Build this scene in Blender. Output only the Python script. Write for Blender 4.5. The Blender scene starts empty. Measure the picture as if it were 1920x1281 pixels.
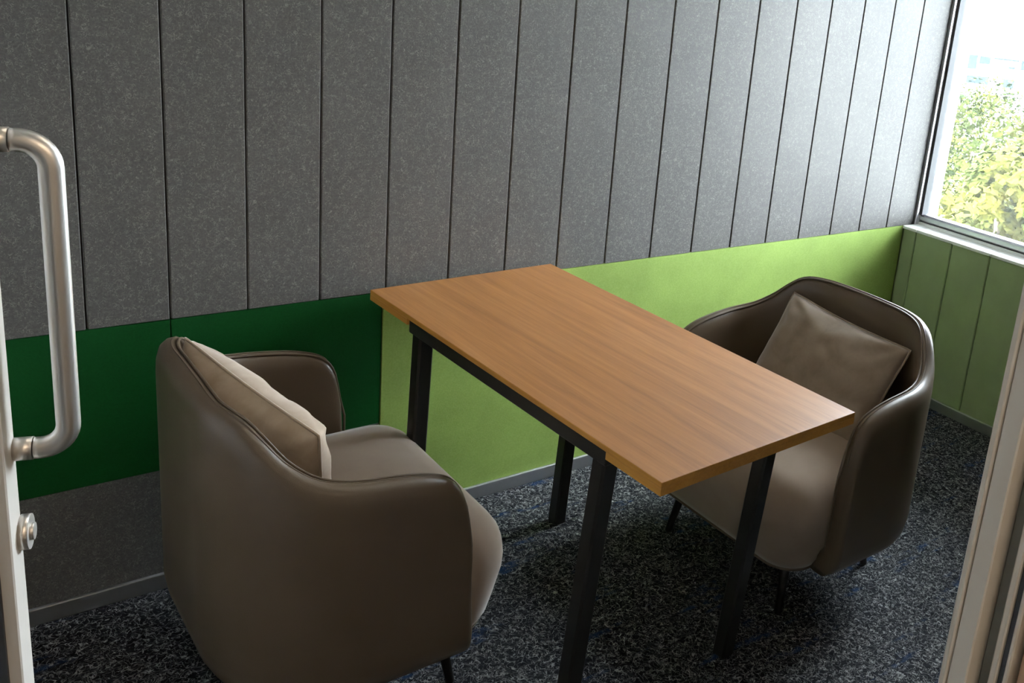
import bpy, bmesh, math, random
from mathutils import Vector, Matrix, noise as mnoise
random.seed(7)
S = bpy.context.scene
COL = S.collection
PI = math.pi

# ------------------------------------------------------------------ camera
F_PX, PPX, PPY = 1818.95, 1299.07, 463.75
CAM = Vector((-0.8503, -2.4057, 1.6504))
yaw, pit, rol = 0.7349, 0.2731, 0.1160
fwd = Vector((math.sin(yaw)*math.cos(pit), math.cos(yaw)*math.cos(pit), -math.sin(pit)))
rgt = Vector((math.cos(yaw), -math.sin(yaw), 0))
upv = rgt.cross(fwd)
r2 = math.cos(rol)*rgt + math.sin(rol)*upv
u2 = -math.sin(rol)*rgt + math.cos(rol)*upv
cd = bpy.data.cameras.new('camera'); cam = bpy.data.objects.new('camera', cd); COL.objects.link(cam)
cd.sensor_width = 36.0; cd.sensor_fit = 'HORIZONTAL'; cd.lens = F_PX*36/1920
cd.shift_x = (960-PPX)/1920; cd.shift_y = (PPY-640.5)/1920
cd.clip_start = 0.02; cd.clip_end = 800
M = Matrix((r2, u2, -fwd)).transposed().to_4x4(); M.translation = CAM
cam.matrix_world = M
S.camera = cam
def ray(x, y): return fwd + r2*((x-PPX)/F_PX) - u2*((y-PPY)/F_PX)
def at_d(x, y, D): return CAM + ray(x, y)*D

# ------------------------------------------------------------------ world, sun, exposure
W = bpy.data.worlds.new('sky'); S.world = W; W.use_nodes = True
bg = W.node_tree.nodes['Background']
bg.inputs[0].default_value = (0.88, 0.94, 1.0, 1); bg.inputs[1].default_value = 31.0
sd = bpy.data.lights.new('sun', 'SUN'); sd.energy = 10.0; sd.angle = 0.02; sd.color = (1, .93, .8)
sun = bpy.data.objects.new('sun', sd); COL.objects.link(sun)
sun.rotation_euler = Vector((0.62, 0.25, -0.75)).to_track_quat('-Z', 'Y').to_euler()
S.view_settings.view_transform = 'Standard'; S.view_settings.look = 'None'
S.view_settings.gamma = 1; S.view_settings.use_curve_mapping = False
S.view_settings.exposure = 0.5

# ------------------------------------------------------------------ materials
def mat(name, col, rough=.6, metal=0, spec=.5, sheen=0, coat=0):
    m = bpy.data.materials.new(name); m.use_nodes = True
    p = m.node_tree.nodes['Principled BSDF']
    p.inputs['Base Color'].default_value = (*col, 1); p.inputs['Roughness'].default_value = rough
    p.inputs['Metallic'].default_value = metal; p.inputs['Specular IOR Level'].default_value = spec
    if sheen: p.inputs['Sheen Weight'].default_value = sheen; p.inputs['Sheen Roughness'].default_value = .4
    if coat: p.inputs['Coat Weight'].default_value = coat
    return m, m.node_tree, p
def nd(nt, t, **kw):
    n = nt.nodes.new(t)
    for k, v in kw.items():
        if k in n.inputs: n.inputs[k].default_value = v
        else: setattr(n, k, v)
    return n
def ramp(nt, src, stops):
    r = nt.nodes.new('ShaderNodeValToRGB'); e = r.color_ramp.elements
    while len(e) > 1: e.remove(e[-1])
    e[0].position, e[0].color = stops[0][0], (*stops[0][1], 1)
    for p, c in stops[1:]:
        x = e.new(p); x.color = (*c, 1)
    nt.links.new(src, r.inputs[0]); return r.outputs[0]
def coord(nt, scale=(1, 1, 1), kind='Object', rot=(0, 0, 0)):
    if kind == 'World': o = nt.nodes.new('ShaderNodeNewGeometry').outputs['Position']
    else: o = nt.nodes.new('ShaderNodeTexCoord').outputs[kind]
    mp = nt.nodes.new('ShaderNodeMapping'); mp.inputs['Scale'].default_value = scale; mp.inputs['Rotation'].default_value = rot
    nt.links.new(o, mp.inputs[0]); return mp.outputs[0]
def noise(nt, vec, scale, detail=3, rough=.5, dist=0):
    n = nd(nt, 'ShaderNodeTexNoise', Scale=scale, Detail=detail, Roughness=rough, Distortion=dist)
    nt.links.new(vec, n.inputs['Vector']); return n.outputs['Fac']
def mix(nt, a, b, f, mode='MIX'):
    m = nt.nodes.new('ShaderNodeMix'); m.data_type = 'RGBA'; m.blend_type = mode
    for v, i in ((f, 0), (a, 6), (b, 7)):
        if isinstance(v, (int, float)): m.inputs[i].default_value = v
        elif isinstance(v, tuple): m.inputs[i].default_value = (*v, 1)
        else: nt.links.new(v, m.inputs[i])
    return m.outputs[2]
def bump(nt, p, h, s, d=.002):
    b = nd(nt, 'ShaderNodeBump', Strength=s, Distance=d); nt.links.new(h, b.inputs['Height']); nt.links.new(b.outputs[0], p.inputs['Normal'])
def lines(nt, fac, w):          # thin bright lines where a noise crosses one half
    a = nd(nt, 'ShaderNodeMath', operation='SUBTRACT'); a.inputs[1].default_value = .5; nt.links.new(fac, a.inputs[0])
    b = nd(nt, 'ShaderNodeMath', operation='ABSOLUTE'); nt.links.new(a.outputs[0], b.inputs[0])
    c = nd(nt, 'ShaderNodeMapRange'); c.inputs[1].default_value = 0; c.inputs[2].default_value = w; c.inputs[3].default_value = 1; c.inputs[4].default_value = 0
    nt.links.new(b.outputs[0], c.inputs[0]); return c.outputs[0]

def felt(name, dark, mid, light, amt=.55, spec=.5, sheen=.45):
    m, nt, p = mat(name, mid, .62, spec=spec, sheen=sheen)
    v = coord(nt, kind='World')
    base = ramp(nt, noise(nt, v, 190, 3, .65), [(.32, dark), (.68, mid)])
    cloud = ramp(nt, noise(nt, v, 7, 3), [(.3, (.88, .88, .88)), (.7, (1.06, 1.06, 1.06))])
    base = mix(nt, base, cloud, 1.0, 'MULTIPLY')
    fib = lines(nt, noise(nt, v, 95, 2, .5, 1.3), .034)
    msk = ramp(nt, noise(nt, v, 60, 2), [(.38, (0, 0, 0)), (.55, (1, 1, 1))])
    f = nd(nt, 'ShaderNodeMath', operation='MULTIPLY'); nt.links.new(fib, f.inputs[0]); nt.links.new(msk, f.inputs[1])
    g = nd(nt, 'ShaderNodeMath', operation='MULTIPLY'); nt.links.new(f.outputs[0], g.inputs[0]); g.inputs[1].default_value = amt
    nt.links.new(mix(nt, base, light, g.outputs[0]), p.inputs['Base Color'])
    bump(nt, p, noise(nt, v, 250, 2), .25, .001)
    return m
M_FELT = felt('grey_felt', (.070, .066, .059), (.116, .110, .099), (.33, .31, .275), .58)
M_DKGREEN = felt('dark_green_felt', (.004, .060, .011), (.005, .070, .014), (.010, .085, .020), .3, .12, 0)
M_LTGREEN = felt('light_green_felt', (.270, .395, .085), (.320, .450, .110), (.38, .50, .16), .35, .2, .05)

def paint(name, col, rough=.5, var=.08):
    m, nt, p = mat(name, col, rough)
    v = coord(nt, kind='World'); lo = tuple(c*(1-var) for c in col); hi = tuple(min(1, c*(1+var)) for c in col)
    nt.links.new(ramp(nt, noise(nt, v, 9, 4), [(.3, lo), (.7, hi)]), p.inputs['Base Color'])
    bump(nt, p, noise(nt, v, 130, 2), .08, .001); return m
M_GREENPAINT = paint('green_board', (.275, .350, .175), .55)
M_WHITE = paint('white_paint', (.78, .78, .76), .6, .03)
M_SILL = paint('white_sill', (.86, .88, .84), .45, .02)
M_BACKING = paint('dark_backing', (.02, .02, .019), .9)
M_PARTITION = paint('dark_partition', (.10, .095, .085), .7)
M_CEIL = paint('ceiling_paint', (.72, .70, .66), .8, .03)

def metal(name, col, rough, aniso=(40, 40, 1200)):
    m, nt, p = mat(name, col, rough, 1)
    v = coord(nt, aniso)
    n = noise(nt, v, 1, 3)
    r = nd(nt, 'ShaderNodeMapRange'); r.inputs[3].default_value = rough*.85; r.inputs[4].default_value = rough*1.2
    nt.links.new(n, r.inputs[0]); nt.links.new(r.outputs[0], p.inputs['Roughness']); bump(nt, p, n, .04, .0005); return m
M_STEEL = metal('brushed_steel', (.80, .77, .73), .38)
M_ALU = metal('aluminium_skirting', (.50, .50, .50), .45)
M_FRAME = metal('window_aluminium', (.62, .63, .65), .35)
M_DARKFRAME = paint('dark_gasket', (.035, .036, .04), .6)
M_DOORFRAME = paint('door_frame_paint', (.60, .57, .52), .42, .04)
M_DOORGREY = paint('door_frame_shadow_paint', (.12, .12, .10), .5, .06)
M_OAKTRIM = paint('warm_wood_lining', (.52, .33, .21), .45, .08)

def black_metal():
    m, nt, p = mat('black_powder_coat', (.012, .011, .010), .42)
    v = coord(nt, kind='Object'); bump(nt, p, noise(nt, v, 900, 2), .12, .0005); return m
M_BLACK = black_metal()

def wood(name, c0, c1, c2, rough, axis='Y'):
    m, nt, p = mat(name, c1, rough)
    sc = (26, 1.1, 26) if axis == 'Y' else (1.1, 26, 26)
    v = coord(nt, sc)
    a = noise(nt, v, 1.3, 6, .62, .6)
    fine = noise(nt, coord(nt, tuple(s*9 for s in sc)), 1, 3, .6)
    c = ramp(nt, a, [(.28, c0), (.5, c1), (.75, c2)])
    fc = ramp(nt, fine, [(.3, (.86, .84, .80)), (.62, (1.04, 1.04, 1.04))])
    nt.links.new(mix(nt, c, fc, .8, 'MULTIPLY'), p.inputs['Base Color'])
    bump(nt, p, fine, .05, .0006); return m
M_WOOD = wood('oak_laminate', (.240, .098, .027), (.330, .143, .042), (.395, .185, .062), .42)
M_EDGE = wood('oak_edge_band', (.46, .205, .032), (.52, .240, .042), (.57, .275, .055), .45)

def leather():
    m, nt, p = mat('brown_leather', (.085, .064, .045), .36, spec=.42)
    v = coord(nt)
    c = ramp(nt, noise(nt, v, 6, 3), [(.3, (.088, .062, .038)), (.7, (.104, .074, .047))])
    nt.links.new(c, p.inputs['Base Color'])
    vo = nd(nt, 'ShaderNodeTexVoronoi', Scale=420); nt.links.new(v, vo.inputs['Vector'])
    bump(nt, p, vo.outputs['Distance'], .10, .0008); return m
M_LEATHER = leather()
def cloth(name, a, b, scale, rough=.85, sheen=.4):
    m, nt, p = mat(name, a, rough, sheen=sheen, spec=.25)
    v = coord(nt)
    c = ramp(nt, noise(nt, v, scale, 5, .6, .4), [(.3, a), (.7, b)])
    nt.links.new(c, p.inputs['Base Color']); bump(nt, p, noise(nt, v, 600, 2), .12, .0006); return m
M_SEAT = cloth('taupe_seat_fabric', (.265, .200, .146), (.298, .227, .168), 9)
M_PILLOW_L = cloth('taupe_velvet_lit', (.36, .27, .185), (.47, .37, .275), 16, .8, .6)  # same taupe velvet, lightened so the stronger light sits in the colour
M_PILLOW_R = cloth('taupe_velvet', (.21, .158, .110), (.30, .235, .172), 14, .8, .6)

def carpet():
    m, nt, p = mat('fleck_carpet', (.03, .03, .035), 1.0, spec=.05)
    v = coord(nt, kind='World')
    base = ramp(nt, noise(nt, v, 90, 3), [(.3, (.008, .009, .011)), (.7, (.024, .025, .029))])
    blue = ramp(nt, noise(nt, coord(nt, (2.2, 11, 1), 'World', (0, 0, .75)), 1.6, 3, .55), [(.585, (0, 0, 0)), (.66, (1, 1, 1))])
    patch = ramp(nt, noise(nt, v, 30, 2), [(.4, (0, 0, 0)), (.6, (.8, .8, .8))])
    pm = nd(nt, 'ShaderNodeMath', operation='MULTIPLY'); nt.links.new(blue, pm.inputs[0]); nt.links.new(patch, pm.inputs[1])
    f1 = lines(nt, noise(nt, v, 36, 2, .5, 1.8), .034)
    f2 = lines(nt, noise(nt, v, 58, 1, .5, .9), .030)
    mx = nd(nt, 'ShaderNodeMath', operation='MAXIMUM'); nt.links.new(f1, mx.inputs[0]); nt.links.new(f2, mx.inputs[1])
    fl = ramp(nt, noise(nt, v, 70, 2), [(.35, (.07, .07, .072)), (.65, (.40, .40, .385))])
    c = mix(nt, base, fl, mx.outputs[0])
    c = mix(nt, c, (.012, .035, .09), pm.outputs[0])
    nt.links.new(c, p.inputs['Base Color'])
    bump(nt, p, mx.outputs[0], .5, .004); return m
M_CARPET = carpet()

def glass(name, haze):
    m = bpy.data.materials.new(name); m.use_nodes = True; nt = m.node_tree; nt.nodes.clear()
    o = nt.nodes.new('ShaderNodeOutputMaterial'); t = nt.nodes.new('ShaderNodeBsdfTransparent'); t.inputs[0].default_value = (.93, .955, .97, 1)
    g = nt.nodes.new('ShaderNodeBsdfGlossy'); g.inputs['Roughness'].default_value = .02
    h = nt.nodes.new('ShaderNodeBsdfTranslucent'); h.inputs[0].default_value = (.9, .93, .92, 1)
    fr = nt.nodes.new('ShaderNodeFresnel'); fr.inputs[0].default_value = 1.3
    n = noise(nt, coord(nt, (1, 1, .25)), 5, 4)
    r = nd(nt, 'ShaderNodeMapRange'); r.inputs[3].default_value = haze*.5; r.inputs[4].default_value = haze*1.5; nt.links.new(n, r.inputs[0])
    a = nt.nodes.new('ShaderNodeMixShader'); nt.links.new(r.outputs[0], a.inputs[0]); nt.links.new(t.outputs[0], a.inputs[1]); nt.links.new(h.outputs[0], a.inputs[2])
    b = nt.nodes.new('ShaderNodeMixShader'); nt.links.new(fr.outputs[0], b.inputs[0]); nt.links.new(a.outputs[0], b.inputs[1]); nt.links.new(g.outputs[0], b.inputs[2])
    nt.links.new(b.outputs[0], o.inputs[0]); return m
M_GLASS = glass('hazy_window_glass', .007)
M_DOORGLASS = glass('door_glass', .03)
def lampmat(name, col, e):
    m, nt, p = mat(name, (.9, .9, .9)); p.inputs['Emission Color'].default_value = (*col, 1); p.inputs['Emission Strength'].default_value = e; return m

# ------------------------------------------------------------------ helpers
def link(name, me, m=None, parent=None, loc=None):
    o = bpy.data.objects.new(name, me); COL.objects.link(o)
    if m is not None and me is not None and not me.materials: me.materials.append(m)
    if parent: o.parent = parent
    if loc: o.location = loc
    return o
def mesh(name, verts, faces, smooth=False):
    me = bpy.data.meshes.new(name); me.from_pydata([tuple(v) for v in verts], [], faces); me.update()
    b = bmesh.new(); b.from_mesh(me); bmesh.ops.recalc_face_normals(b, faces=b.faces); b.to_mesh(me); b.free()
    if smooth:
        for p in me.polygons: p.use_smooth = True
    return me
def box(name, lo, hi, bev=0, seg=2):
    b = bmesh.new(); bmesh.ops.create_cube(b, size=1)
    for v in b.verts: v.co = Vector([lo[i]+(v.co[i]+.5)*(hi[i]-lo[i]) for i in range(3)])
    if bev: bmesh.ops.bevel(b, geom=b.edges[:], offset=bev, segments=seg, affect='EDGES', profile=.5)
    me = bpy.data.meshes.new(name); b.to_mesh(me); b.free()
    if bev:
        for p in me.polygons: p.use_smooth = False
    return me
def prism(name, pts, z0, z1):
    n = len(pts); v = [(x, y, z0) for x, y in pts]+[(x, y, z1) for x, y in pts]
    f = [tuple(range(n))[::-1], tuple(range(n, 2*n))]+[(i, (i+1) % n, n+(i+1) % n, n+i) for i in range(n)]
    return mesh(name, v, f)
def tube(name, pts, rad, n=16, cap=True, closed=False):
    pts = [Vector(p) for p in pts]; m = len(pts); V = []; F = []
    up = None
    for i, p in enumerate(pts):
        a = pts[(i-1) % m] if (closed or i > 0) else p; c = pts[(i+1) % m] if (closed or i < m-1) else p
        t = (c-a).normalized()
        if up is None:
            up = t.orthogonal().normalized()
        up = (up-t*up.dot(t)).normalized(); w = t.cross(up)
        r = rad[i] if isinstance(rad, (list, tuple)) else rad
        for k in range(n):
            an = 2*PI*k/n; V.append(p+up*(r*math.cos(an))+w*(r*math.sin(an)))
    for i in range(m if closed else m-1):
        for k in range(n):
            j = (i+1) % m
            F.append((i*n+k, i*n+(k+1) % n, j*n+(k+1) % n, j*n+k))
    if cap and not closed: F += [tuple(range(n))[::-1], tuple(range((m-1)*n, m*n))]
    me = mesh(name, V, F, True)
    for p in me.polygons:
        if len(p.vertices) > 4: p.use_smooth = False
    return me
def loft(name, rings, closed_ring=True, cap0=True, cap1=True, smooth=True):
    n = len(rings[0]); V = [v for r in rings for v in r]; F = []
    for i in range(len(rings)-1):
        for k in range(n if closed_ring else n-1):
            F.append((i*n+k, i*n+(k+1) % n, (i+1)*n+(k+1) % n, (i+1)*n+k))
    if cap0: F.append(tuple(range(n))[::-1])
    if cap1: F.append(tuple(range((len(rings)-1)*n, len(rings)*n)))
    return mesh(name, V, F, smooth)
def empty(name, loc=(0, 0, 0), rz=0):
    o = bpy.data.objects.new(name, None); COL.objects.link(o); o.location = loc; o.rotation_euler = (0, 0, rz); o.empty_display_size = .05; return o
def tag(o, label, cat, group=None):
    o['label'] = label; o['category'] = cat
    if group: o['group'] = group
    return o
def struct(o, label=None):
    o['kind'] = 'structure'
    if label: o['label'] = label
    return o

# ------------------------------------------------------------------ room shell
ZC = 2.6; XL = -1.16; XW = 2.512; YD = -2.0; ZG = .7235; ZB = .0448
struct(link('floor', box('floor', (XL-.1, -4.3, -.12), (2.74, .13, 0)), M_CARPET), 'dark grey carpet with pale squiggly flecks and faint blue streaks')
struct(link('ceiling', box('ceiling', (XL-.1, -4.3, ZC), (2.74, .13, ZC+.12)), M_CEIL), 'plain pale ceiling above the booth')
wb = struct(link('wall_back', box('wall_back', (XL-.1, .012, 0), (2.74, .13, ZC)), M_BACKING), 'long wall of grey felt boards over green felt panels')
wl = struct(link('wall_left', box('wall_left', (XL-.1, -4.3, 0), (XL, .012, ZC)), M_WHITE), 'plain side wall left of the door')
wr = struct(link('wall_right', box('wall_right', (XW+.02, YD, 0), (2.74, .012, .70)), M_GREENPAINT), 'low green boarded wall under the window')
YW = -1.06
wp = struct(link('wall_right_light_block', box('wall_right_light_block', (2.56, YD, ZG+.001), (2.74, YW, 2.42)), M_PARTITION), 'unseen pier added beside the window to narrow its light')  # unseen pier, added to cut window light so the back wall falls off faster
ww = struct(link('wall_right_upper', box('wall_right_upper', (2.52, YD, 2.42), (2.74, .012, ZC)), M_WHITE), 'strip of wall above the window')
struct(link('wall_corridor_right', box('wall_corridor_right', (2.52, -4.3, 0), (2.74, YD, ZC)), M_WHITE), 'plain white end wall of the corridor')
struct(link('wall_corridor_back', box('wall_corridor_back', (XL-.1, -4.42, 0), (2.74, -4.3, ZC)), M_WHITE), 'plain white corridor wall behind the viewer')
XJ = -.065   # right jamb of the doorway
struct(link('wall_front', box('wall_front', (XJ+.062, YD-.066, 0), (2.52, YD, ZC)), M_PARTITION), 'dark partition wall right of the doorway')
struct(link('wall_front_upper', box('wall_front_upper', (XL, YD-.11, 2.14), (XJ+.13, YD, ZC)), M_WHITE), 'white partition above the doorway')

# grey felt boards above the green
def board_mesh(name, w, h, d=.012, ch=.0022):
    return prism(name, [(0, d), (0, ch), (ch, 0), (w-ch, 0), (w, ch), (w, d)], 0, h)
GX = [-1.16, -1.02, -.843, -.664, -.488, -.316, -.141, .037, .216, .40, .582, .765, .949, 1.134, 1.316, 1.5, 1.68, 1.858, 2.039, 2.217, 2.395, 2.578]
GAP = .0042
for a, b in zip(GX[:-1], GX[1:]):
    w = b-a-GAP
    link('panel', board_mesh('panel', w, ZC-ZG-.001), M_FELT, wb, (a+GAP/2, 0, ZG+.001))
def flat_panel(parent, x0, x1, z0, z1, m, y=0, ch=.0015, name='panel'):
    return link(name, board_mesh(name, x1-x0, z1-z0, .012-y, ch), m, parent, (x0, y, z0))
JX = [XL, -.843, -.317, .2085]
for a, b in zip(JX[:-1], JX[1:]):
    flat_panel(wb, a+.0012, b-.0012, .331, ZG-.001, M_DKGREEN, -.0015).name = 'panel'
    flat_panel(wb, a+.0012, b-.0012, .0, .3298, M_FELT, -.001)
for a, b in ((.2095, 2.5115),):
    flat_panel(wb, a, b, 0, ZG-.001, M_LTGREEN, -.003, .0012)

# skirting
def skirting(name, lo, hi):
    return link(name, box(name, lo, hi, .0028, 2), M_ALU)
struct(skirting('baseboard_back', (XL, -.014, 0), (XW-.012, -.0035, ZB)), 'slim aluminium skirting along the felt wall')
struct(skirting('baseboard_right', (XW-.012, YD, 0), (XW-.001, -.014, ZB)), 'slim aluminium skirting under the window wall')

# green boards of the window wall
y1 = -.0035; ys = [-.0716-.1807*k for k in range(11)]
for yb in ys+[YD]:
    y0 = max(yb, YD)
    if y1-y0 < .01: continue
    w = y1-y0-.003
    o = link('plank', board_mesh('plank', w, ZG-.012, .02, .0035), M_GREENPAINT, wr, (XW, y1-.0015, 0)); o.rotation_euler = (0, 0, -PI/2)
    y1 = y0

# window: sill, frame, pane
win = struct(empty('window_1', (2.60, -1.0, ZG))); win['label'] = 'large window with aluminium frame above the green boards'
def wpart(name, lo, hi, m, bev=.0015):
    c = Vector(win.location); me = box(name, lo, hi, bev, 1)
    me.transform(Matrix.Translation(-c)); return link(name, me, m, win)
y1 = .0
for yb in ys+[YD]:
    y0 = max(yb, YD)
    if y1-y0 < .01: continue
    wpart('sill', (XW-.004, y0+.0012, ZG-.012), (2.606, y1-.0008, ZG+.001), M_SILL, .002); y1 = y0
wpart('bottom_channel', (2.600, YW, ZG-.02), (2.622, -.0005, ZG+.012), M_SILL)
wpart('bottom_rail', (2.606, YW, ZG+.014), (2.66, -.0005, ZG+.046), M_FRAME, .008)
wpart('gasket', (2.612, YW, ZG+.011), (2.65, -.0005, ZG+.0145), M_DARKFRAME, 0)
wpart('side_rail', (2.578, -.012, ZG), (2.66, .011, 2.42), M_FRAME, .002)
wpart('gasket', (2.600, -.022, ZG+.044), (2.65, -.012, 2.40), M_DARKFRAME, 0)
wpart('reflection_plate', (2.661, -.004, ZG), (2.74, .0115, 2.42), M_WHITE, 0)  # white plate added to imitate a pale reflection streak in the glass
wpart('top_rail', (2.60, YW, 2.38), (2.66, -.0005, 2.42), M_FRAME, .003)
wpart('side_rail', (2.60, YW-.001, ZG+.002), (2.66, YW+.04, 2.42), M_FRAME, .003)
wpart('pane', (2.636, YW+.02, ZG+.04), (2.642, -.012, 2.39), M_GLASS, 0)

# ------------------------------------------------------------------ table
TO = Vector((.1562, -.0394, 0)); TA = .0503; TW, TD, TH, TT = .582, 1.179, .75, .0285
table = tag(empty('table', TO, TA), 'narrow rectangular oak-topped table on black metal legs between the two armchairs', 'table')
# local: x = across, y = -v (away from the wall)
NA, NB = -.205, -1.015
def notched():
    c = .010
    out = []
    R = [(TW, 0), (TW, NA), (TW-.008, NA-.001), (TW-.030, NA-c), (TW-.030, NB+c), (TW-.008, NB+.001), (TW, NB), (TW, -TD)]
    L = [(0, -TD), (0, NB), (.010, NB+.002), (.030, NB+c), (.030, NA-c), (.010, NA-.002), (0, NA), (0, 0)]
    return R+L
b = bmesh.new()
for me in (box('a', (0, -TD, TH-.013), (TW, 0, TH), .0012, 2), prism('b', notched(), TH-TT, TH-.0128)):
    b.from_mesh(me)
top = bpy.data.meshes.new('tabletop'); b.to_mesh(top); b.free()
top.materials.append(M_WOOD); top.materials.append(M_EDGE)
for p in top.polygons:
    p.material_index = 0 if p.normal.z > .9 and p.center.z > TH-.005 else 1
link('tabletop', top, None, table)
LT = .041
def leg_mesh(x, y, dx, dy, z1):
    s = LT/2; c = .005
    ring = [(-s, -s+c), (-s+c, -s), (s-c, -s), (s, -s+c), (s, s-c), (s-c, s), (-s+c, s), (-s, s-c)]
    rings = [[(x+dx+a, y+dy+bb, .006) for a, bb in ring], [(x+a, y+bb, z1) for a, bb in ring]]
    return loft('leg', rings, smooth=False)
ZR0 = TH-TT-.020
for sx in (0, 1):
    x = .004+LT/2 if sx == 0 else TW-.028-LT/2
    link('side_rail', box('side_rail', (x-LT/2, NB+.003, ZR0), (x+LT/2, NA-.003, TH-.0135), .003, 2), M_BLACK, table)
    for y, dy in ((NA-.020-LT/2, .012), (NB+.006+LT/2, .030)):
        lx = -.012 if (sx == 0 and y > -.5) else -.028
        lg = link('leg', leg_mesh(x, y, lx, dy, ZR0+.001), M_BLACK, table)
        link('foot_glide', box('foot_glide', (x+lx-.018, y+dy-.018, 0), (x+lx+.018, y+dy+.018, .007)), M_BLACK, lg)

# ------------------------------------------------------------------ armchairs
XR, XF, HW, RC, TH_S = -.267, .199, .381, .265, .056
def plan_path():
    L1 = XF-(XR+RC); p = []
    n1, n2, n3 = 30, 22, 8
    for i in range(n1): t = i/n1; p.append((XF-L1*t, -HW, 0, -1))
    for i in range(n2): a = i/n2*PI/2; p.append((XR+RC-RC*math.sin(a), -HW+RC-RC*math.cos(a), -math.sin(a), -math.cos(a)))
    for i in range(n3+1): t = i/n3; p.append((XR, -HW+RC+(2*HW-2*RC)*t, -1, 0))
    half = p[:n1+n2+n3//2+1]
    full = half+[(x, -y, nx, -ny) for x, y, nx, ny in reversed(half[:-1])]
    return full
def smooth(a, b, t): t = max(0, min(1, (t-a)/(b-a))); return t*t*(3-2*t)
def plan_arc(P):
    s = [0]
    for p, q in zip(P[:-1], P[1:]): s.append(s[-1]+math.hypot(q[0]-p[0], q[1]-p[1]))
    return [min(v, s[-1]-v)/(s[-1]/2) for v in s]
KN = [0, .012, .027, .05, .09, .14, .20, .27, .32, .36, .40, .44, .49, .55, .75]
KH = [.495, .560, .594, .616, .632, .643, .651, .659, .668, .684, .707, .738, .769, .781, .788]
def ridge_s(t):
    x = t*.75
    for i in range(len(KN)-1):
        if x <= KN[i+1]+1e-9:
            # Catmull-Rom between the knots
            p1, p2 = KH[i], KH[i+1]; d = KN[i+1]-KN[i]; k = (x-KN[i])/d
            m1 = (KH[i+1]-KH[i-1])/(KN[i+1]-KN[i-1]) if i else (p2-p1)/d
            m2 = (KH[i+2]-KH[i])/(KN[i+2]-KN[i]) if i+2 < len(KN) else 0
            return (2*k**3-3*k**2+1)*p1+(k**3-2*k**2+k)*d*m1+(-2*k**3+3*k**2)*p2+(k**3-k**2)*d*m2
    return KH[-1]
def shell_section(x, y, nx, ny, h, k=1.0, fx=0):
    t = TH_S; q = smooth(.05, -.2, x); ZS = .172-.014*q
    lo = [(.125, ZS), (.070+.012*q, ZS+.001), (.030+.010*q, ZS+.006+.002*q), (.012+.006*q, ZS+.018+.006*q), (.003+.002*q, ZS+.038+.012*q), (0, ZS+.065+.02*q)]
    up = [(0, .33), (0, .33+(h-.39)*.5), (0, h-.060), (.0015, h-.034), (.007, h-.014), (.018, h-.003), (.030, h), (.042, h-.005), (.051, h-.018), (t, h-.045), (t+.003, .33+(h-.375)*.5), (t, .33), (t, .24), (.125, .195)]
    r = []
    for d, z in lo+up:
        d = t/2+(d-t/2)*k
        r.append((x-nx*d+fx*(1-smooth(h-.26, h-.02, z)), y-ny*d, z))
    return r
def build_chair_parts():
    P = plan_path(); A = plan_arc(P); H = [ridge_s(t) for t in A]; rings = []
    n0 = P[0]; n1 = P[-1]; NOSE = [(.019, .30), (.016, .62), (.009, .88)]
    for fx, k in NOSE: rings.append(shell_section(*n0, H[0]-.03*(1-k), k, fx))
    for p, h in zip(P, H): rings.append(shell_section(*p, h))
    for fx, k in reversed(NOSE): rings.append(shell_section(*n1, H[-1]-.03*(1-k), k, fx))
    shell = loft('shell', rings)
    pp = [(x-nx*.043, y-ny*.043, h-.0035) for (x, y, nx, ny), h in zip(P, H)]
    zs = [(XF+.012, -HW+.044, .24+(H[0]-.255)*k/6) for k in range(6)]
    pp = zs+pp+[(x, -y, z) for x, y, z in reversed(zs)]
    pipe = tube('piping', pp, .0032, 8)
    pp2 = [(x-nx*.031, y-ny*.031, h-.0006) for (x, y, nx, ny), h in zip(P, H)]
    pipe2 = tube('stitch_seam', pp2, .0018, 6)
    return shell, pipe, pipe2
def rr(x0, x1, hy, rf, rb, ins, n=9):
    x0 += ins; x1 -= ins; hy -= ins; rf = max(.012, rf-ins*.8); rb = max(.012, rb-ins*.8); p = []
    for cx, cy, r, a0 in ((x1-rf, hy-rf, rf, 0), (x0+rb, hy-rb, rb, PI/2), (x0+rb, -hy+rb, rb, PI), (x1-rf, -hy+rf, rf, 1.5*PI)):
        for i in range(n+1):
            a = a0+PI/2*i/n; p.append((cx+r*math.cos(a), cy+r*math.sin(a)))
    return p
def seat_mesh():
    prof = [(.20, .168), (.10, .168), (.045, .171), (.022, .182), (.009, .206), (.003, .25), (0, .31), (.001, .335), (.005, .365), (.014, .392), (.030, .415), (.052, .431), (.08, .438), (.12, .444), (.17, .449), (.22, .451), (.26, .4515)]
    rings = []
    for ins, z in prof:
        ring = []
        for x, y in rr(-.205, .356, .324, .105, .16, ins):
            ring.append((x-.024*smooth(.34, .20, z)*smooth(.1, .3, x), y, z))
        rings.append(ring)
    return loft('seat', rings)
def seat_trim():
    pts = [(x-.024*smooth(.1, .3, x), y, .177) for x, y in rr(-.205, .356, .324, .105, .16, .027)]
    return tube('base_piping', pts, .006, 8, closed=True)
def chair_leg(fx, fy, tx, ty):
    return tube('leg', [(fx, fy, 0), (tx, ty, .20)], [.010, .0155], 14)
shell_me, pipe_me, pipe2_me = build_chair_parts(); seat_me = seat_mesh(); trim_me = seat_trim()
LEGS = [chair_leg(sx_f, s*fy, sx_t, s*ty) for (sx_f, fy, sx_t, ty) in ((.242, .237, .205, .210), (-.160, .210, -.125, .190)) for s in (-1, 1)]
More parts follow.
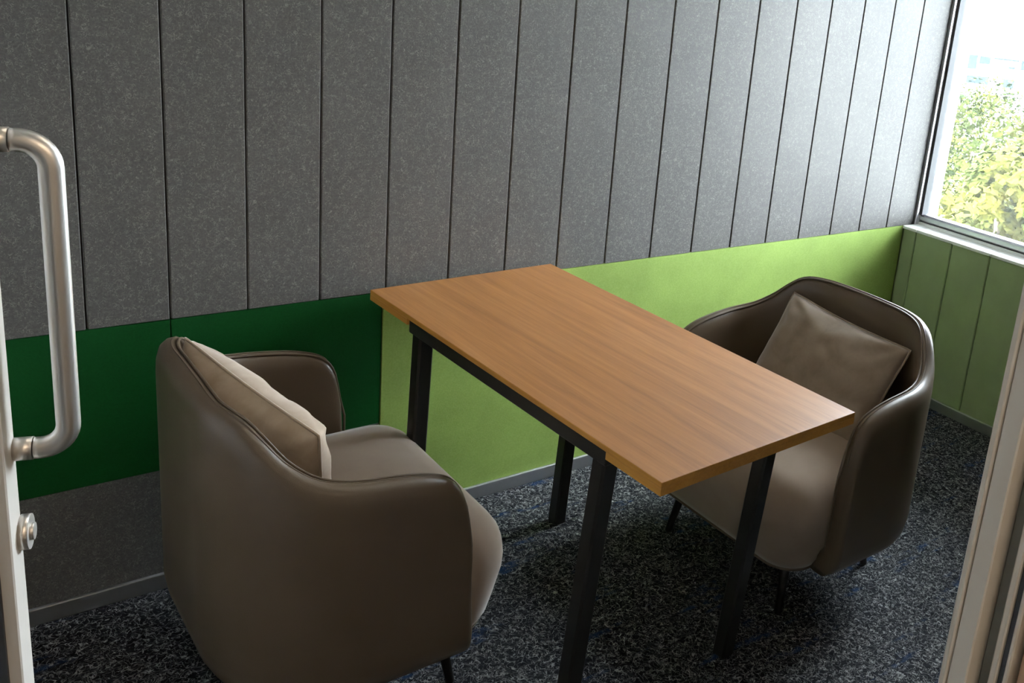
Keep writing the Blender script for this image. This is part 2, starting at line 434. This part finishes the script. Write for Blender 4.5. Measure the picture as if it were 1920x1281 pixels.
def make_chair(loc, rz, label):
    r = tag(empty('armchair', loc, rz), label, 'armchair', 'brown leather tub armchairs at the table')
    sh = link('shell', shell_me, M_LEATHER, r); link('piping', pipe_me, M_LEATHER, sh); link('stitch_seam', pipe2_me, M_LEATHER, sh)
    st = link('seat', seat_me, M_SEAT, r); link('base_piping', trim_me, M_LEATHER, st)
    for l in LEGS: link('leg', l, M_BLACK, r)
    return r
CL = ((-.151, -.459, 0), .004); CR = ((1.186, -.695, 0), PI+.010)
make_chair(*CL, 'brown leather tub armchair seen from behind, backing onto the dark green panel')
make_chair(*CR, 'brown leather tub armchair facing the table, beside the low green window wall')

# ------------------------------------------------------------------ cushions
def pillow_mesh(w, h, t, seed, amp=.012):
    N, Mn = 40, 32; V = []; F = []; rim = []
    def pt(i, j, s):
        u = -1+2*i/N; v = -1+2*j/Mn
        pin_x = 1-.055*(1-abs(v)**2.2); pin_y = 1-.075*(1-abs(u)**2.2)
        x = u*w/2*pin_x; z = v*h/2*pin_y
        cr = (max(abs(u), 0)**6)*(max(abs(v), 0)**6)
        x *= 1-.03*cr; z *= 1-.03*cr
        k = (1-abs(u)**3.2)*(1-abs(v)**3.2); y = s*t/2*max(0, k)**.55
        nv = mnoise.noise(Vector((x*9+seed, z*9, s*3.1)))*.9+mnoise.noise(Vector((x*22+seed, z*26, s*5.7)))*.45
        # creases that fan out of the corners
        ang = math.atan2(abs(v)-1.02, abs(u)-1.02); fan = math.sin(ang*9+seed)*max(0, 1-math.hypot(abs(u)-1, abs(v)-1)*1.3)
        y += s*(amp*nv+amp*.8*fan)*min(1, k*3)
        return (x, y, z)
    idx = {}
    for s in (1, -1):
        for i in range(N+1):
            for j in range(Mn+1):
                edge = i in (0, N) or j in (0, Mn)
                if s == -1 and edge: idx[(s, i, j)] = idx[(1, i, j)]; continue
                idx[(s, i, j)] = len(V); V.append(pt(i, j, s))
        for i in range(N):
            for j in range(Mn):
                q = [idx[(s, i, j)], idx[(s, i+1, j)], idx[(s, i+1, j+1)], idx[(s, i, j+1)]]
                F.append(q if s == 1 else q[::-1])
    loop = [(i, 0) for i in range(N)]+[(N, j) for j in range(Mn)]+[(i, Mn) for i in range(N, 0, -1)]+[(0, j) for j in range(Mn, 0, -1)]
    rim = [V[idx[(1, i, j)]] for i, j in loop]
    return mesh('cover', V, F, True), tube('seam_piping', rim, .0032, 8, closed=True)
def pillow(w, h, t, seed, m, loc, rot, label):
    c, p = pillow_mesh(w, h, t, seed)
    r = tag(empty('cushion', (0, 0, 0)), label, 'cushion', 'loose cushions on the armchairs')
    r.matrix_world = Matrix.Translation(loc) @ rot
    link('cover', c, m, r); link('seam_piping', p, m, r)
    return r
def basis(right, up):
    right = Vector(right).normalized(); up = Vector(up); up = (up-right*up.dot(right)).normalized(); n = up.cross(right)
    return Matrix((right, n, up)).transposed().to_4x4()
# left: leans against the inside of the back rest, near end pulled forward
tl_, tr_ = Vector((-.347, -.250, .775)), Vector((-.218, -.700, .712))
rt = tr_-tl_; bs = basis(rt, (-.17, -.1, 1)); up_ = bs.to_3x3() @ Vector((0, 0, 1))
pillow(rt.length+.005, .29, .15, 3.3, M_PILLOW_L, (tl_+tr_)/2-up_*.142, bs, 'taupe velvet cushion, lit tone painted into its colour, propped in the armchair backing onto dark green')
tl_, tr_ = Vector((1.352, -.930, .705)), Vector((1.352, -.468, .728))
rt = tr_-tl_; bs = basis(rt, (.52, 0, 1)); up_ = bs.to_3x3() @ Vector((0, 0, 1))
pillow(rt.length+.01, .345, .13, 8.1, M_PILLOW_R, (tl_+tr_)/2-up_*.17, bs, 'taupe velvet cushion leaning in the armchair by the window wall')

# ------------------------------------------------------------------ glass door with pull handle
HINGE = Vector((-.985, -2.0, 0)); DD = 1.0
e = at_d(22, 815, DD); EDGE = Vector((e.x, e.y, 0))
lv = (EDGE-HINGE); LW = lv.length; ang = math.atan2(lv.y, lv.x)
door = struct(empty('door_1', HINGE, ang), 'open glass door with pale metal stile and steel pull handle')
TDR = .036     # local: x along the leaf to the free edge, +y away to the left (outside face), -y to the room side
def dpart(name, lo, hi, m, bev=.0015, par=None): return link(name, box(name, lo, hi, bev, 1), m, par or door)
st = dpart('stile', (LW-.052, -.004, .01), (LW-.010, TDR, 2.1), M_DOORFRAME)
dpart('edge_strip', (LW-.012, .000, .01), (LW, TDR-.004, 2.1), M_FRAME, .002)
dpart('stile', (0, 0, .01), (.05, TDR, 2.1), M_DOORFRAME)
dpart('top_rail', (.05, 0, 2.04), (LW-.05, TDR, 2.1), M_DOORFRAME)
dpart('bottom_rail', (.05, 0, .01), (LW-.05, TDR, .09), M_DOORFRAME)
dpart('gasket', (LW-.0575, .008, .09), (LW-.0515, TDR-.008, 2.04), M_DARKFRAME, 0)
dpart('pane', (.05, .013, .09), (LW-.052, .023, 2.04), M_DOORGLASS, 0)
inv = (Matrix.Translation(HINGE) @ Matrix.Rotation(ang, 4, 'Z')).inverted()
dmat = inv.inverted()
def z_for(lx, ly, py):          # height at which the vertical through a leaf point meets image row py
    w = dmat @ Vector((lx, ly, 0)); lo, hi = 0., 2.2
    for _ in range(40):
        m_ = (lo+hi)/2; d = Vector((w.x, w.y, m_))-CAM; y_ = PPY-F_PX*d.dot(u2)/d.dot(fwd)
        lo, hi = (m_, hi) if y_ > py else (lo, m_)
    return lo
HR = .0112; rb = .026; off = -.053
hx = LW-.014; ztop, zbot = z_for(hx, off*.5, 262), z_for(hx, off*.5, 839)
# bar stands off the room face (-y) by the distance seen in the photograph
def arc(cx, cz, a0, a1, n=10): return [(hx, off+rb+cx*0-rb*math.cos(a), cz+rb*math.sin(a)) for a in [a0+(a1-a0)*i/n for i in range(n+1)]]
path = [(hx, -.022, ztop)]+[(hx, off+rb-rb*math.sin(a), ztop-rb+rb*math.cos(a)) for a in [PI/2*i/10 for i in range(11)]]
path += [(hx, off+rb-rb*math.cos(a), zbot+rb-rb*math.sin(a)) for a in [PI/2*i/10 for i in range(11)]]+[(hx, -.022, zbot)]
hd = link('pull_handle', tube('pull_handle', path, HR, 24), M_STEEL, door); hd['label'] = 'brushed steel D-shaped pull handle'
for z in (ztop, zbot):
    link('handle_mount', tube('handle_mount', [(hx, -.004, z), (hx, -.021, z)], HR+.0008, 24), M_STEEL, hd)
    link('handle_mount', tube('handle_mount', [(hx, TDR, z), (hx, TDR+.012, z)], HR+.0008, 24), M_STEEL, hd)
zl = z_for(hx, -.008, 997)
lk = link('lock_cylinder', tube('lock_cylinder', [(hx, -.004, zl), (hx, -.013, zl)], .0185, 24), M_STEEL, door); lk['label'] = 'round steel lock cylinder'
link('lock_core', tube('lock_core', [(hx, -.0125, zl), (hx, -.0165, zl)], .009, 20), M_STEEL, lk)

# ------------------------------------------------------------------ door frame on the right
fr = struct(empty('trim_1', (XJ, YD, 0)), 'pale painted door frame with stepped profile and dark seal')
def fpart(name, lo, hi, m, bev=.0015): return link(name, box(name, lo, hi, bev, 1), m, fr)
fpart('architrave', (-.022, -.001, 0), (.06, .006, 2.2), M_DOORFRAME)
fpart('jamb', (-.019, -.021, 0), (.06, -.0015, 2.2), M_DOORFRAME)
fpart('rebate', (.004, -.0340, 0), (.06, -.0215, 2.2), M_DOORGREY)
fpart('stop', (-.004, -.0420, 0), (.06, -.0345, 2.2), M_DOORFRAME)
fpart('seal', (.000, -.0475, 0), (.06, -.0425, 2.2), M_DARKFRAME, 0)
fpart('outer_architrave', (-.003, -.0530, 0), (.06, -.0480, 2.2), M_DOORFRAME)
link('wood_edge', tube('wood_edge', [(.022, -.0765, 0), (.022, -.0765, 2.2)], .0230, 28), M_OAKTRIM, fr)
fpart('wood_lining', (.030, -.0995, 0), (.19, -.0670, 2.2), M_OAKTRIM)
tl2 = struct(empty('trim_2', (-1.03, YD, 0)), 'pale painted door frame on the hinge side')
link('jamb', box('jamb', (-.13, -.11, 0), (.02, -.002, 2.14), .002, 1), M_DOORFRAME, tl2)

# ------------------------------------------------------------------ ceiling lamps
def ceil_lamp(loc, sx, sy, col, power, label):
    r = tag(empty('ceiling_light', loc), label, 'ceiling light')
    link('frame', box('frame', (-sx/2-.015, -sy/2-.015, -.03), (sx/2+.015, sy/2+.015, 0), .003, 1), M_WHITE, r)
    link('diffuser', box('diffuser', (-sx/2, -sy/2, -.033), (sx/2, sy/2, -.0305)), lampmat('diffuser_glow', col, power), r)
ceil_lamp((.55, -1.05, ZC), .9, .16, (1, .82, .62), 7.5, 'long slim ceiling light above the table')
ceil_lamp((.1, -3.2, ZC), 1.6, .3, (1, .78, .57), 10, 'long ceiling light in the corridor behind the doorway')

# ------------------------------------------------------------------ outside
GZ = -13.0
struct(link('ground_outside', box('ground_outside', (3.2, -260, GZ-.3), (420, 320, GZ)), paint('street_grey', (.30, .31, .29), .9)), 'pale ground far below the window')
def leafmat(name, a, b):
    m, nt, p = mat(name, a, .7, spec=.06)
    n = noise(nt, coord(nt, kind='World'), 1.7, 3)
    nt.links.new(ramp(nt, n, [(.35, a), (.65, b)]), p.inputs['Base Color']); return m
LEAF = [leafmat('leaf_green', (.012, .023, .005), (.040, .046, .006)), leafmat('leaf_yellow', (.028, .039, .005), (.066, .063, .007))]
BARK = paint('bark', (.16, .12, .09), .9, .2)
def make_tree(name, base, top, rad, seed, m, label):
    rnd = random.Random(seed); r = tag(empty(name, (base.x, base.y, GZ)), label, 'tree', 'trees outside the window')
    H = top-GZ; ch = min(H*.62, 2.4*rad)
    br = []; cl = []
    for k in range(120):
        while True:
            d = Vector((rnd.uniform(-1, 1), rnd.uniform(-1, 1), rnd.uniform(-1, 1)))
            if .25 < d.length < 1: break
        if d.length < .62: d *= .62/d.length
        c = Vector((d.x*rad, d.y*rad, H-ch/2+d.z*ch/2)); cl.append((c, rnd.uniform(.16, .30)*rad))
    tr = tube('trunk', [(0, 0, 0), (.1, .05, H*.25), (-.05, .1, H*.5), (.0, .0, H*.8)], [.34, .27, .2, .06], 12)
    link('trunk', tr, BARK, r)
    for c, s in cl[::9]:
        a = Vector((0, 0, H*.42)); q = a.lerp(c, .5)+Vector((0, 0, .5))
        link('branch', tube('branch', [a, q, c], [.11, .07, .03], 8), BARK, r)
    V = []; F = []
    for c, s in cl:
        for i in range(320):
            d = Vector((rnd.gauss(0, 1), rnd.gauss(0, 1), rnd.gauss(0, .7)))
            d = d.normalized()*s*(rnd.random()**.4)
            p = c+d; l = rnd.uniform(.075, .14); t = Vector((rnd.gauss(0, 1), rnd.gauss(0, 1), rnd.gauss(0, .5))).normalized()
            nn = (d.normalized()+Vector((0, 0, .9))+.6*Vector((rnd.gauss(0, 1), rnd.gauss(0, 1), rnd.gauss(0, 1)))).normalized(); w = nn.cross(t).normalized()*l*.38; t = w.cross(nn).normalized()*l
            b0 = len(V); V += [p-t*.5, p+w-nn*.1*l, p+t*.5, p-w-nn*.1*l]; F.append((b0, b0+1, b0+2, b0+3))
    me = bpy.data.meshes.new('foliage'); me.from_pydata([tuple(v) for v in V], [], F); me.update()
    o = link('foliage', me, m, r); o['kind'] = 'stuff'
    return r
c1 = at_d(1840, 330, 24); make_tree('broadleaf_tree', c1, at_d(1850, 165, 24).z, 3.0, 11, LEAF[0], 'tall green tree directly below the white building, farthest of the trees')
c2 = at_d(2010, 420, 11); make_tree('broadleaf_tree', c2, at_d(1990, 240, 11).z, 1.35, 23, LEAF[1], 'yellow-green tree at the right edge of the window view')
c3 = at_d(1790, 560, 16); make_tree('broadleaf_tree', c3, at_d(1790, 330, 16).z, 1.8, 31, LEAF[1], 'yellowish lower tree just above the window sill')

bp = at_d(1817, 97, 150); dirx = Vector((rgt.x, rgt.y, 0)).normalized()
bl = tag(empty('office_building', (bp.x, bp.y, GZ), math.atan2(dirx.y, dirx.x)-.0), 'distant white office block with ribbon windows behind the trees', 'building')
HT = bp.z-GZ; MB = paint('white_render', (.82, .83, .84), .8, .03); MG = mat('blue_window', (.020, .027, .036), .6, spec=.05)[0]
link('wall', box('wall', (0, 0, 0), (34, 14, HT)), MB, bl)
link('roof', box('roof', (-.3, -.3, HT), (34.3, 14.3, HT+.4), .05, 1), MB, bl)
link('roof_plant', box('roof_plant', (4, 4, HT+.4), (8, 8, HT+1.2)), MB, bl)
def bwin(x0, x1, z0, z1):
    w = link('window', box('window', (x0, -.12, HT-z1), (x1, .05, HT-z0)), MB, bl)
    link('pane', box('pane', (x0+.1, -.16, HT-z1+.1), (x1-.1, -.1, HT-z0-.1)), MG, w)
bwin(.0, 1.6, .25, 2.6); bwin(1.7, 3.6, .3, 1.7); bwin(3.9, 8.0, .3, .8); bwin(6.3, 7.6, 1.4, 2.0); bwin(8.2, 12.0, .3, 2.0)
bwin(.2, 3.9, 3.4, 4.8); bwin(5.9, 7.9, 3.4, 4.9); bwin(9.5, 12, 3.4, 4.9)
for k in range(4): bwin(14+k*4.6, 17.4+k*4.6, .6, 2.2); bwin(14+k*4.6, 17.4+k*4.6, 3.5, 5.0)
